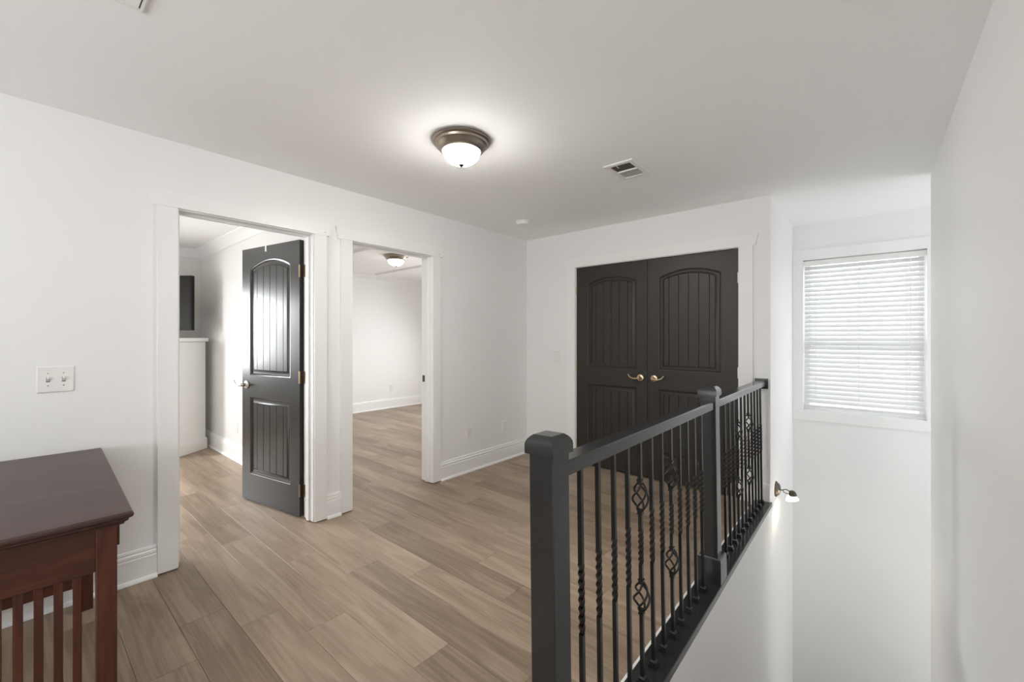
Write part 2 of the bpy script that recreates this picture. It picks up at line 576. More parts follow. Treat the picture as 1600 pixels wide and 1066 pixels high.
# crown and ceiling battens of the bedrooms
CP = [(0, H - 0.105), (0.012, H - 0.100), (0.018, H - 0.086), (0.050, H - 0.040), (0.072, H - 0.018), (0.080, H - 0.012), (0.080, H), (0, H)]
bm = bmesh.new(); extrude_profile(bm, CP, (-6.57, YP), (WX2, YP), (0, -1))
struct(obj('trim_1', bm, 'trim', smooth=30), 'white crown moulding above the open dark door')
bm = bmesh.new(); extrude_profile(bm, CP, (-6.57, REAR), (-6.57, YP), (1, 0))
struct(obj('trim_2', bm, 'trim', smooth=30), 'white crown moulding over the television wall')
CP2 = [(0, H - 0.05), (0.01, H - 0.048), (0.045, H - 0.012), (0.05, H), (0, H)]
bm = bmesh.new(); extrude_profile(bm, CP2, (-6.90, YP2), (-6.90, 5.5), (1, 0))
struct(obj('trim_3', bm, 'trim', smooth=30), 'small crown moulding in the empty room')
struct(boxes('trim_4', 'trim', None, ((-6.62, 4.085, H - 0.026), (-3.3, 4.125, H))), 'ceiling batten behind the lamp in the empty room')
struct(boxes('trim_5', 'trim', None, ((-6.9, 2.83, H - 0.028), (-4.75, 2.87, H))), 'ceiling batten in front of the lamp in the empty room')


# ------------------------------------------------------------------ door casings and jambs
def head_mesh(y0, y1, z0, z1, flare0, flare1, depth):
    """flared head casing; along +Y in the x = 0 .. depth slab"""
    pts = [(y0 - flare0, z0), (y1 + flare0, z0), (y1 + flare1, z1), (y0 - flare1, z1)]
    bm = bmesh.new()
    loft(bm, [[(0, y, z) for y, z in pts], [(depth, y, z) for y, z in pts]])
    return bm


def casing_left(name, label, o0, o1, cl, cr, back=True):
    """casing + jamb of a doorway in the left wall. o0/o1: casing inner edges; cl/cr: outer edges"""
    r = sroot(name, label, (WX, 0, 0))
    T = 0.019
    boxes('side_casing', 'trim', r, ((0, cl, 0.007), (T, o0, 2.06)), bev=0.0012)
    boxes('side_casing', 'trim', r, ((0, o1, 0.007), (T, cr, 2.06)), bev=0.0012)
    obj('head_casing', head_mesh(cl, cr, 2.06, 2.147, 0.019, 0.038, 0.0225), 'trim', r)
    j0, j1 = o0 + 0.006, o1 - 0.006
    dx = WX2 - WX
    boxes('jamb', 'trim', r, ((dx - 0.004, j0 - 0.018, 0.007), (0.003, j0, 2.06)))
    boxes('jamb', 'trim', r, ((dx - 0.004, j1, 0.007), (0.003, j1 + 0.018, 2.06)))
    boxes('jamb', 'trim', r, ((dx - 0.004, j0, 2.054), (0.003, j1, 2.073)))
    # stops: the door closes against them from the bedroom side
    s0, s1 = -0.080, -0.045
    boxes('door_stop', 'trim', r, ((s0, j0, 0.007), (s1, j0 + 0.012, 2.042)))
    boxes('door_stop', 'trim', r, ((s0, j1 - 0.012, 0.007), (s1, j1, 2.042)))
    boxes('door_stop', 'trim', r, ((s0, j0, 2.042), (s1, j1, 2.054)))
    if back:
        b0, b1 = dx - 0.019, dx
        boxes('side_casing', 'trim', r, ((b0, cl, 0.007), (b1, o0, 2.06)))
        boxes('side_casing', 'trim', r, ((b0, o1, 0.007), (b1, min(cr, cr), 2.06)))
        boxes('head_casing', 'trim', r, ((b0, cl, 2.06), (b1, cr, 2.147)))
    return r


t1 = casing_left('trim_6', 'white casing around the doorway with the open dark door', 0.604, 1.379, 0.511, 1.468)
t2 = casing_left('trim_7', 'white casing around the doorway to the empty room', 1.668, 2.446, 1.575, 2.535)
# strike plate on the latch jamb of the second doorway
boxes('strike_plate', 'dark_bronze', t2, ((-0.128, 2.4385, 0.915), (-0.092, 2.4405, 0.975)))
# screw-hole marks on the head casings
for t, yy, zz in ((t1, 1.452, 2.083), (t2, 2.515, 2.083)):
    bm = bmesh.new()
    lathe(bm, [(0.0035, 0), (0.0035, 0.0016), (0.002, 0.002)], 10, 'X', (0.0219, yy, zz))
    obj('nail_head', bm, 'hinge', t)

tB = sroot('trim_8', 'white casing around the dark double doors', (0, YB, 0))
boxes('side_casing', 'trim', tB, ((-2.473, -0.019, 0.007), (-2.372, 0, 2.06)), bev=0.0012)
boxes('side_casing', 'trim', tB, ((-0.820, -0.019, 0.007), (-0.719, 0, 2.06)), bev=0.0012)
hb = head_mesh(-2.473, -0.719, 2.06, 2.147, 0.017, 0.036, 0.0225)
obj('head_casing', hb, 'trim', tB, rot=(0, 0, R(-90))).matrix_local = Matrix(((0, 1, 0, 0), (-1, 0, 0, 0), (0, 0, 1, 0), (0, 0, 0, 1)))
boxes('jamb', 'trim', tB, ((-2.383, -0.003, 0.007), (-2.366, 0.12, 2.06)))
boxes('jamb', 'trim', tB, ((-0.826, -0.003, 0.007), (-0.809, 0.12, 2.06)))
boxes('jamb', 'trim', tB, ((-2.366, -0.003, 2.056), (-0.826, 0.12, 2.073)))


# ------------------------------------------------------------------ doors
def outline(x0, x1, z0, zs, rise, i, n=18):
    """closed outline of a panel opening inset by i; arched top if rise > 0 (zs = spring height), CCW seen from -Y"""
    pts = [(x0 + i, z0 + i), (x1 - i, z0 + i)]
    if rise <= 0:
        return pts + [(x1 - i, zs - i), (x0 + i, zs - i)]
    wd = (x1 - x0) / 2
    Rr = (wd * wd + rise * rise) / (2 * rise)
    cx, cz = (x0 + x1) / 2, zs + rise - Rr
    r = Rr - i
    hw = wd - i
    a = math.asin(hw / r)
    for k in range(n + 1):
        t = a - 2 * a * k / n
        pts.append((cx + r * math.sin(t), cz + r * math.cos(t)))
    return pts


def door(name, label, W, Hd, T, m, x0, x1, z_low, z_up, rise, handle, handle_x, lever_dir, hinge_x, hinge_m, hinge_side=1,
         hinges=(0.19, 1.02, 1.80)):
    """leaf in local coords: x 0..W, front face at y = 0 looking -Y, back at y = T"""
    d = sroot(name, label)
    (la, lb), (ua, us) = z_low, z_up
    # frame: stiles, rails, arched top rail, made as one mesh; the panel bays are holes
    bm = bmesh.new()
    ft = T - 0.008
    box(bm, (0, 0, 0), (x0, ft, Hd)); box(bm, (x1, 0, 0), (W, ft, Hd))
    box(bm, (x0, 0, 0), (x1, ft, la)); box(bm, (x0, 0, lb), (x1, ft, ua))
    arc = outline(x0, x1, ua, us, rise, 0)[2:]
    arc = list(reversed(arc))                      # left -> right
    n = len(arc)
    fr = [[(x, y, z) for x, z in arc] + [(x, y, Hd) for x, z in reversed(arc)] for y in (0, ft)]
    v0 = [bm.verts.new(p) for p in fr[0]]; v1 = [bm.verts.new(p) for p in fr[1]]
    for k in range(n - 1):
        a, b, c_, e_ = k, k + 1, 2 * n - 2 - k, 2 * n - 1 - k
        bm.faces.new((v0[a], v0[b], v0[c_], v0[e_])); bm.faces.new((v1[e_], v1[c_], v1[b], v1[a]))
        bm.faces.new((v1[a], v1[b], v0[b], v0[a])); bm.faces.new((v0[e_], v0[c_], v1[c_], v1[e_]))
    obj('frame', bm, m, d)
    boxes('back_skin', m, d, ((0.0005, ft, 0.0005), (W - 0.0005, T, Hd - 0.0005)))
    for nm, (z0, z1, rs) in (('lower_panel', (la, lb, 0)), ('upper_panel', (ua, us, rise))):
        bm = bmesh.new()
        steps = [(0.0, 0.0005), (0.004, 0.003), (0.009, 0.0035), (0.016, 0.0115), (0.030, 0.0125), (0.046, 0.0050)]
        rings = [[(x, y, z) for x, z in outline(x0, x1, z0, z1, rs, i)] for i, y in steps]
        rings.append([(x, 0.0105, z) for x, z in outline(x0, x1, z0, z1, rs, 0.0475)])
        loft(bm, rings, cap0=False, cap1=True)
        pn = obj(nm, bm, m, d, smooth=40)
        # tongue-and-groove boards
        i = 0.0475
        bx0, bx1 = x0 + i, x1 - i
        wd = (x1 - x0) / 2
        NB = 6
        cw = (bx1 - bx0) / (NB - 0.9)
        edges = [bx0, bx0 + cw * 0.55]
        for q in range(NB - 2):
            edges.append(edges[-1] + cw)
        edges.append(bx1)
        if rs > 0:
            Rr = (wd * wd + rs * rs) / (2 * rs)
            cx_, cz_ = (x0 + x1) / 2, z1 + rs - Rr
            top = lambda x: cz_ + math.sqrt(max((Rr - i) ** 2 - (x - cx_) ** 2, 0))
        else:
            top = lambda x: z1 - i
        for a, b in zip(edges, edges[1:]):
            g, c_ = 0.0011, 0.0022
            bmb = bmesh.new()
            xs_ = [a + g + (b - a - 2 * g) * q / 4 for q in range(5)]
            zb = z0 + i

            def ring(ins, y):
                lo_, hi_ = a + g + ins, b - g - ins
                xx = [lo_ + (hi_ - lo_) * q / 4 for q in range(5)]
                return [(lo_, y, zb), (hi_, y, zb)] + [(x, y, top(x)) for x in reversed(xx)]
            loft(bmb, [ring(0, 0.0112), ring(0, 0.0068), ring(c_, 0.0045)])
            obj('board', bmb, m, pn)
    # handle
    hd = link('handle', None, d) if False else None
    bm = bmesh.new()
    lathe(bm, [(0.0, 0.0), (0.033, 0.0), (0.033, -0.004), (0.029, -0.009), (0.018, -0.012), (0.0135, -0.016), (0.0125, -0.046),
               (0.010, -0.050), (0, -0.051)], 28, 'Y')
    h = obj('handle', bm, handle, d, smooth=35, loc=(handle_x, 0, 0.93))
    bm = bmesh.new()
    L_ = 0.112 * lever_dir
    pts, rad = [], []
    for q in range(15):
        t = q / 14
        z = 0.004 - 0.011 * math.sin(t * PI * 1.25) + (0.020 * max(0, t - 0.82) / 0.18 if t > 0.82 else 0)
        pts.append((L_ * t - 0.006 * lever_dir, -0.044 - 0.006 * math.sin(t * PI), z))
        rad.append(0.0088 - 0.0042 * t)
    tube(bm, pts, rad, 10)
    obj('lever', bm, handle, h, smooth=60)
    # hinges
    for hz in hinges:
        bm = bmesh.new()
        hh = 0.089
        lathe(bm, [(0, 0), (0.0058, 0), (0.0058, hh), (0, hh)], 12, 'Z', (0, 0, 0))
        if hinge_m == 'open':
            box(bm, (-0.003, -0.0015, 0), (-0.0005, 0.034, hh))
        else:
            box(bm, (-0.004 * hinge_side, 0.001, 0), (0.006 * hinge_side, 0.004, hh))
        obj('hinge', bm, 'hinge' if hinge_m == 'open' else hinge_m, d, smooth=35, loc=(hinge_x, -0.004 if hinge_m != 'open' else 0, hz - hh / 2))
    return d


LW = 0.765
# closet pair: left leaf hinged on the left, right leaf hinged on the right
dl = door('door_2', 'left leaf of the dark brown double doors, brass lever on its right', LW, 2.036, 0.035, 'closet_door',
          0.128, 0.662, (0.215, 0.835), (1.008, 1.862), 0.062, 'brass', LW - 0.066, -1, 0.0, 'hinge')
dl.location = (-2.363, YB + 0.006, 0.012)
dr = door('door_3', 'right leaf of the dark brown double doors, behind the railing', LW, 2.036, 0.035, 'closet_door',
          0.103, 0.637, (0.215, 0.835), (1.008, 1.862), 0.062, 'brass', 0.062, 1, LW, 'nickel', -1)
dr.location = (-2.363 + LW + 0.004, YB + 0.006, 0.012)
boxes('gap_strip', 'dark', dl, ((LW - 0.004, 0.010, 0), (LW + 0.003, 0.034, 2.03)))  # dark strip set in the gap between the two leaves
# open door: hinge at x = W end (right), lever near x = 0
do = door('door_1', 'open black panelled door with a nickel lever, swung into the room', 0.762, 2.030, 0.035, 'door',
          0.112, 0.650, (0.215, 0.835), (1.008, 1.862), 0.062, 'nickel', 0.066, -1, 0.762, 'open')
do.children[0]  # frame
ang = R(10.5)
hinge_pt = Vector((-3.192, 1.383))
off = Matrix.Rotation(ang, 2) @ Vector((0.762, 0.035))
do.location = (hinge_pt.x - off.x, hinge_pt.y - off.y, 0.010)
do.rotation_euler = (0, 0, ang)
# jamb leaves of the open door's hinges
for hz in (0.19, 1.02, 1.80):
    boxes('hinge_leaf', 'hinge', t1, ((-0.160, 1.3700, hz - 0.034), (-0.118, 1.3735, hz + 0.055)))

hk = thing('door_hook', 'small white over-door hook strap on the open black door', 'hook',
           (do.location.x, do.location.y, do.location.z), (0, 0, ang))
boxes('strap', 'plastic', hk, ((0.325, -0.0025, 1.985), (0.345, -0.0005, 2.0325)), ((0.325, -0.0025, 2.0305), (0.345, 0.0375, 2.0325)),
      ((0.325, 0.0355, 1.985), (0.345, 0.0375, 2.0325)))

# ------------------------------------------------------------------ stair window with blind
win = sroot('window_1', 'white double-hung window over the stairs', (0, YC, 0))
T = 0.019
boxes('side_casing', 'trim', win, ((XS + 0.001, -T, 0.606), (-0.512, 0, 2.086)))
boxes('side_casing', 'trim', win, ((0.366, -T, 0.606), (0.456, 0, 2.086)))
boxes('head_casing', 'trim', win, ((XS + 0.001, -T, 2.086), (0.456, 0, 2.184)), bev=0.001)
boxes('sill_casing', 'trim', win, ((XS + 0.001, -T, 0.512), (0.456, 0, 0.606)), bev=0.001)
boxes('jamb', 'trim', win, ((-0.522, -0.001, 0.60), (-0.512, 0.13, 2.092)))
boxes('jamb', 'trim', win, ((0.366, -0.001, 0.60), (0.376, 0.13, 2.092)))
boxes('jamb', 'trim', win, ((-0.512, -0.001, 2.084), (0.366, 0.13, 2.092)))
boxes('jamb', 'trim', win, ((-0.512, -0.001, 0.60), (0.366, 0.13, 0.610)))
for z0, z1, y in ((0.610, 1.285, 0.085), (1.245, 2.084, 0.110)):
    fr = 0.045
    s = boxes('sash', 'trim', win, ((-0.512, y, z0), (-0.512 + fr, y + 0.022, z1)), ((0.366 - fr, y, z0), (0.366, y + 0.022, z1)),
              ((-0.512 + fr, y, z0), (0.366 - fr, y + 0.022, z0 + fr)), ((-0.512 + fr, y, z1 - fr), (0.366 - fr, y + 0.022, z1)))
    boxes('pane', 'glass', s, ((-0.512 + fr, y + 0.010, z0 + fr), (0.366 - fr, y + 0.013, z1 - fr)))

bl = thing('window_blind', 'white horizontal slat blind lowered over the stair window', 'blind', (0, YC + 0.040, 0))
bx0, bx1 = -0.503, 0.350
boxes('head_rail', 'slat', bl, ((-0.510, -0.030, 2.038), (0.364, 0.026, 2.078)), bev=0.002)
boxes('valance', 'plastic', bl, ((-0.511, -0.036, 2.030), (0.365, -0.031, 2.074)), bev=0.001)
bm = bmesh.new()
tilt = R(50)
for sgn in (1,):
    prof = []
    n = 6
    for k in range(n + 1):
        u = -0.0245 + 0.049 * k / n
        prof.append((u, 0.0035 * (1 - (u / 0.0245) ** 2)))
    pts = prof + [(u, h - 0.0026) for u, h in reversed(prof)]
    rot = [(u * math.cos(tilt) - h * math.sin(tilt), u * math.sin(tilt) + h * math.cos(tilt)) for u, h in pts]
    loft(bm, [[(bx0, a, b) for a, b in rot], [(bx1, a, b) for a, b in rot]])
slat_me = mesh_of('slat', bm, 'slat', smooth=40)
ns = 31
for k in range(ns):
    z = 2.008 - (2.008 - 0.700) * k / (ns - 1)
    link('slat', slat_me, bl, (0, 0, z))
boxes('bottom_rail', 'slat', bl, ((bx0, -0.026, 0.640), (bx1, 0.024, 0.660)), bev=0.003)
for x in (-0.415, -0.085, 0.240):
    for y in (-0.026, 0.024):
        boxes('ladder_cord', 'slat', bl, ((x - 0.0012, y - 0.0008, 0.66), (x + 0.0012, y + 0.0008, 2.04)))
for x, zt in ((-0.452, 1.235), (-0.462, 0.925)):
    boxes('pull_cord', 'slat', bl, ((x - 0.001, -0.041, zt), (x + 0.001, -0.039, 2.03)))
    bm = bmesh.new()
    lathe(bm, [(0.003, 0.016), (0.007, 0.0), (0.008, -0.018), (0.0, -0.019)], 12, 'Z', (x, -0.040, zt))
    obj('tassel', bm, 'plastic', bl, smooth=40)
bm = bmesh.new()
tube(bm, [(0.262, -0.040, 2.03), (0.262, -0.041, 1.4), (0.262, -0.041, 0.86)], 0.003, 8)
obj('tilt_wand', bm, 'plastic', bl, smooth=60)


# ------------------------------------------------------------------ railing
rl = thing('stair_railing', 'black painted railing with twisted iron balusters guarding the stairwell', 'railing', (-0.647, 0, 0), (0, R(-0.8), 0))
boxes('base_board', 'rail', rl, ((-0.058, 0.872, 0.0), (0.060, YB - 0.001, 0.035)), bev=0.003)
boxes('shoe_strip', 'trim', rl, ((-0.069, 0.872, 0.0005), (-0.0585, YB - 0.031, 0.030)))
for y in (0.932, 2.418):
    bm = bmesh.new()
    box(bm, (-0.039, -0.039, 0.035), (0.039, 0.039, 1.016), 0.003)
    nw = obj('newel_post', bm, 'rail', rl, loc=(0, y, 0))
    bm = bmesh.new()
    pr = [(1.012, 0.0392), (1.012, 0.0470), (1.0345, 0.0470), (1.041, 0.0460), (1.048, 0.0430), (1.054, 0.0385), (1.059, 0.0330), (1.062, 0.0285)]
    loft(bm, [sq(z, h) for z, h in pr])
    obj('post_cap', bm, 'rail', nw, smooth=28)
    bm = bmesh.new()
    loft(bm, [sq(0.0352, 0.058), sq(0.155, 0.058), sq(0.163, 0.0555), sq(0.168, 0.050), sq(0.168, 0.0392)])
    obj('post_base', bm, 'rail', nw, smooth=28)
RZ0, RZ1 = 0.944, 0.984


def handrail(y0, y1):
    p = [(-0.0325, RZ0), (0.0325, RZ0), (0.0325, RZ1 - 0.005), (0.0275, RZ1), (-0.0275, RZ1), (-0.0325, RZ1 - 0.005)]
    bm = bmesh.new()
    loft(bm, [[(x, y0, z) for x, z in p], [(x, y1, z) for x, z in p]])
    obj('handrail', bm, 'rail', rl)


handrail(0.9715, 2.3785)
handrail(2.4575, YB - 0.016)
boxes('wall_plate', 'rail', rl, ((-0.044, YB - 0.0155, 0.918), (0.046, YB - 0.0015, 0.998)), bev=0.002)

HB = 0.0068


def twisted(bm, z0, z1, tz0, tz1, turns=2.0, step=15):
    rings = [sq(z0, HB)]
    nseg = int(turns * 360 / step)
    for k in range(nseg + 1):
        t = k / nseg
        rings.append(sq(tz0 + (tz1 - tz0) * t, HB * 1.08 if 0 < k < nseg else HB, ang=turns * 2 * PI * t))
    rings.append(sq(z1, HB, ang=turns * 2 * PI))
    loft(bm, rings)


BZ0, BZ1 = 0.040, RZ0 + 0.002
bm = bmesh.new(); twisted(bm, BZ0, BZ1, 0.440, 0.650)
tw_me = mesh_of('baluster', bm, 'iron', smooth=35)
bm = bmesh.new()
loft(bm, [sq(BZ0, HB), sq(0.300, HB)]); loft(bm, [sq(0.782, HB), sq(BZ1, HB)])
twisted(bm, 0.410, 0.670, 0.477, 0.605, 1.5)
bk_bar = mesh_of('baluster', bm, 'iron', smooth=35)
bm = bmesh.new()
for q in range(4):
    pts = []
    for k in range(19):
        t = k / 18
        r = 0.0045 + 0.0245 * math.sin(PI * t) ** 0.85
        a = q * PI / 2 + PI / 4 + t * PI * 1.0
        pts.append((r * math.cos(a), r * math.sin(a), 0.112 * t))
    tube(bm, pts, 0.0042, 7)
bask_me = mesh_of('basket', bm, 'iron', smooth=60)
bm = bmesh.new()
loft(bm, [sq(-0.009, 0.0075), sq(-0.009, 0.0098), sq(-0.004, 0.0098), sq(-0.0035, 0.0086), sq(0.0035, 0.0086), sq(0.004, 0.0098), sq(0.009, 0.0098), sq(0.009, 0.0075)])
coll_me = mesh_of('collar', bm, 'iron')
bm = bmesh.new()
loft(bm, [sq(0, 0.0165), sq(0.012, 0.0165), sq(0.013, 0.0125), sq(0.021, 0.0125), sq(0.027, 0.0072)])
shoe_me = mesh_of('shoe', bm, 'iron')


def baluster(y, basket):
    b = link('baluster', bk_bar if basket else tw_me, rl, (0, y, 0))
    link('shoe', shoe_me, b, (0, 0, 0.0352))
    if basket:
        for z in (0.300, 0.670):
            link('basket', bask_me, b, (0, 0, z))
            link('collar', coll_me, b, (0, 0, z))
            link('collar', coll_me, b, (0, 0, z + 0.112))


for i in range(12):
    baluster(1.089 + 0.106 * i, i in (4, 7))
for i in range(11):
    baluster(2.703 + 0.106 * i, i in (3, 6))

# ------------------------------------------------------------------ stairs below the railing
st = sroot('stairs', 'stairs going down between the white walls')
for k in range(13):
    y0 = 0.865 + 0.25 * k
    z = -0.19 * (k + 1)
    boxes('tread', 'plank', st, ((XS + 0.001, y0, z - 0.03), (XD - 0.001, y0 + 0.28, z)), bev=0.004)
    boxes('riser', 'trim', st, ((XS + 0.001, y0, z), (XD - 0.001, y0 + 0.015, z + 0.16 if k else z + 0.185)))


# ------------------------------------------------------------------ ceiling fixtures
def ceiling_light(label, x, y, glass, bowl_scale=1.0):
    r = thing('ceiling_light', label, 'ceiling light', (x, y, H), group='flush ceiling lights')
    bm = bmesh.new()
    lathe(bm, [(0.0, 0), (0.158, 0), (0.163, -0.004), (0.164, -0.011), (0.160, -0.017), (0.150, -0.020), (0.148, -0.024), (0.146, -0.031),
               (0.143, -0.033), (0.136, -0.042), (0.127, -0.054), (0.117, -0.063), (0.109, -0.066), (0.107, -0.050), (0, -0.045)], 64)
    obj('pan', bm, 'bronze', r, smooth=40)
    bm = bmesh.new()
    pr_ = []
    for k in range(17):
        t = k / 16 * PI / 2
        pr_.append((0.1065 * math.cos(t) ** 0.9 if k < 16 else 0.0, -0.058 - 0.080 * math.sin(t) * bowl_scale))
    lathe(bm, pr_, 48)
    obj('glass_bowl', bm, glass, r, smooth=70)
    bm = bmesh.new()
    zb = -0.058 - 0.080 * bowl_scale
    lathe(bm, [(0, zb + 0.006), (0.014, zb + 0.003), (0.0155, zb - 0.001), (0.013, zb - 0.006), (0.008, zb - 0.009), (0.005, zb - 0.013), (0.0, zb - 0.014)], 24)
    obj('finial', bm, 'finial', r, smooth=50)
    return r


ceiling_light('round bronze flush ceiling light with lit opal bowl in the hall', -1.770, 1.640, 'bulb')
ceiling_light('smaller-looking lit flush ceiling light in the empty room beyond the doorway', -4.93, 3.36, 'bulb2', 1.05)

sd = thing('smoke_detector', 'small round white smoke detector on the ceiling near the corner', 'smoke detector', (-2.551, 3.162, H))
bm = bmesh.new()
lathe(bm, [(0, 0), (0.066, 0), (0.067, -0.006), (0.063, -0.010), (0.060, -0.011), (0.058, -0.028), (0.050, -0.036), (0, -0.037)], 40)
obj('body', bm, 'plastic', sd, smooth=35)
bm = bmesh.new()
lathe(bm, [(0, -0.036), (0.014, -0.036), (0.013, -0.040), (0, -0.041)], 20)
obj('test_button', bm, 'plastic', sd, smooth=35)

cv = thing('ceiling_vent', 'white metal ceiling register with half of its louvers dark and open', 'air vent', (-1.235, 2.640, H))
fx, fy, fw = 0.101, 0.150, 0.033
bm = bmesh.new()
def rect(x, y, z): return [(-x, -y, z), (x, -y, z), (x, y, z), (-x, y, z)]
loft(bm, [rect(fx, fy, 0), rect(fx, fy, -0.003), rect(fx - 0.006, fy - 0.006, -0.008), rect(fx - fw, fy - fw, -0.008), rect(fx - fw, fy - fw, -0.001)],
     cap0=False, cap1=False)
obj('frame', bm, 'plastic', cv)
boxes('duct_back', 'duct', cv, ((-fx + 0.002, -fy + 0.002, -0.0015), (fx - 0.002, fy - 0.002, -0.0005)))  # dark brown sheet behind the louvers
ix, iy = fx - fw, fy - fw
boxes('divider', 'plastic', cv, ((-ix, -0.006, -0.010), (ix, 0.004, -0.001)))
for k in range(6):
    # half with closed blades
    y = 0.008 + (iy - 0.008) * k / 6
    bm = bmesh.new()
    p = [(y, -0.0085), (y + 0.019, -0.004), (y + 0.019, -0.003), (y, -0.0075)]
    loft(bm, [[(-ix, a, b) for a, b in p], [(ix, a, b) for a, b in p]])
    obj('louver', bm, 'plastic', cv)
for k in range(3):
    y = -iy + 0.004 + 0.030 * k
    bm = bmesh.new()
    p = [(y, -0.0055), (y + 0.0012, -0.0055), (y + 0.0012, -0.0015), (y, -0.0015)]
    loft(bm, [[(-ix, a, b) for a, b in p], [(ix, a, b) for a, b in p]])
    obj('louver', bm, 'duct', cv)
bm = bmesh.new()
tube(bm, [(-0.025, -iy + 0.006, -0.004), (-0.021, -iy + 0.016, -0.013), (-0.016, -iy + 0.030, -0.012)], 0.0022, 8)
obj('damper_lever', bm, 'plastic', cv, smooth=60)

ah = thing('attic_hatch', 'white framed access panel in the ceiling at the upper left', 'hatch', (-1.60, -0.03, H))
hx, hy = 0.30, 0.314
bm = bmesh.new()
loft(bm, [rect(hx, hy, 0), rect(hx, hy, -0.009), rect(hx - 0.004, hy - 0.004, -0.011), rect(hx - 0.010, hy - 0.010, -0.011), rect(hx - 0.010, hy - 0.010, -0.001)], cap0=False, cap1=False)
obj('frame', bm, 'plastic', ah)
boxes('panel', 'ceiling', ah, ((-hx + 0.0135, -hy + 0.0145, -0.008), (hx - 0.0135, hy - 0.0145, -0.002)))
boxes('gap_backing', 'slot', ah, ((-hx + 0.008, -hy + 0.008, -0.002), (hx - 0.008, hy - 0.008, -0.0008)))


# ------------------------------------------------------------------ switches and outlets (local: face looks -Y, plate in xz)
def plate(parent, w_, h_, th=0.006):
    bm = bmesh.new()
    f = lambda i, y: [(-w_ / 2 + i, y, -h_ / 2 + i), (w_ / 2 - i, y, -h_ / 2 + i), (w_ / 2 - i, y, h_ / 2 - i), (-w_ / 2 + i, y, h_ / 2 - i)]
    loft(bm, [f(0, -0.0005), f(0, -th * 0.4), f(0.005, -th), f(0.006, -th)])
    return obj('plate', bm, 'plastic', parent)


def screw(parent, x, z, y=-0.006):
    bm = bmesh.new()
    lathe(bm, [(0, 0.0), (0.0032, 0.0), (0.0028, -0.001), (0, -0.0012)], 12, 'Y', (x, y, z))
    obj('screw', bm, 'nickel', parent)


def toggle(parent, x, up=True):
    boxes('toggle_slot', 'slot', parent, ((x - 0.0058, -0.0066, -0.0125), (x + 0.0058, -0.0058, 0.0125)))
    bm = bmesh.new()
    s = 1 if up else -1
    a = [(x - 0.0047, -0.0062, -0.009), (x + 0.0047, -0.0062, -0.009), (x + 0.0047, -0.0062, 0.009), (x - 0.0047, -0.0062, 0.009)]
    b = [(x - 0.0040, -0.0195, s * 0.009 - 0.0045), (x + 0.0040, -0.0195, s * 0.009 - 0.0045), (x + 0.0040, -0.0185, s * 0.009 + 0.0045), (x - 0.0040, -0.0185, s * 0.009 + 0.0045)]
    loft(bm, [a, b])
    obj('toggle', bm, 'plastic', parent)
    screw(parent, x, 0.0302); screw(parent, x, -0.0302)


RL = (0, 0, R(90))     # on the left wall: local -Y looks to +X
sw = thing('light_switch', 'white double toggle light switch beside the dark desk', 'light switch', (WX, 0.129, 1.118), RL, 'light switches')
plate(sw, 0.128, 0.128)
toggle(sw, -0.026, True); toggle(sw, 0.026, True)
sw2 = thing('light_switch', 'single white switch plate on the wall beside the dark double doors', 'light switch', (-2.607, YB, 1.118), (0, 0, 0), 'light switches')
plate(sw2, 0.080, 0.124)
boxes('rocker', 'plastic', sw2, ((-0.017, -0.009, -0.034), (0.017, -0.005, 0.034)), bev=0.0015)
screw(sw2, 0, 0.047); screw(sw2, 0, -0.047)


def outlet(label, loc, rot, blank=False):
    o = thing('wall_outlet', label, 'outlet', loc, rot, 'wall outlets')
    plate(o, 0.078, 0.124)
    if blank:
        boxes('insert', 'plastic', o, ((-0.017, -0.0085, -0.034), (0.017, -0.005, 0.034)), bev=0.0012)
    else:
        for z in (-0.0195, 0.0195):
            bm = bmesh.new()
            ring = []
            for k in range(20):
                a = 2 * PI * k / 20
                ring.append((0.017 * math.cos(a), max(-0.0135, min(0.0135, 0.0172 * math.sin(a)))))
            loft(bm, [[(x, -0.005, z + q) for x, q in ring], [(x, -0.0082, z + q) for x, q in ring]])
            rc = obj('receptacle', bm, 'plastic', o)
            for x in (-0.0065, 0.0065):
                boxes('slot', 'slot', rc, ((x - 0.0012, -0.0086, z - 0.002), (x + 0.0012, -0.0080, z + 0.0065)))
    screw(o, 0, 0.0 if not blank else 0.047)
    return o


outlet('white duplex outlet low on the wall right of the empty doorway', (WX, 2.910, 0.376), RL)
outlet('blank white wall plate low on the wall nearest the room corner', (WX, 3.431, 0.359), RL, True)
outlet('white outlet low on the far wall of the empty room', (-6.90, 4.608, 0.376), RL)
outlet('white outlet on the grey wall, half hidden by the open black door', (-5.21, YP, 0.353), (0, 0, 0))

# ------------------------------------------------------------------ sconce
sc = thing('wall_sconce', 'dark bronze wall sconce with lit glass shade at the end of the railing', 'sconce', (XS, 4.068, 0.073))
bm = bmesh.new()
lathe(bm, [(0, 0), (0.062, 0), (0.063, 0.006), (0.058, 0.012), (0.053, 0.014), (0.044, 0.026), (0.026, 0.033), (0, 0.035)], 40, 'X')
obj('backplate', bm, 'dark_bronze', sc, smooth=40)
bm = bmesh.new()
tube(bm, [(0.030, 0, 0.0), (0.050, 0, 0.0), (0.060, 0, 0.008), (0.075, 0, 0.012), (0.092, 0, 0.004), (0.106, 0, 0.003)], 0.0042, 10)
tube(bm, [(0.050, 0, 0.0), (0.056, 0, -0.012), (0.070, 0, -0.020), (0.088, 0, -0.022), (0.102, 0, -0.024)], 0.0034, 10)
obj('arm', bm, 'dark_bronze', sc, smooth=60)
hd = link('lamp_head', None, sc, (0.114, 0, -0.004), (0, R(-14), 0))
bpy.data.objects.remove(hd)
tiltm = (0, R(-12), 0)
bm = bmesh.new()
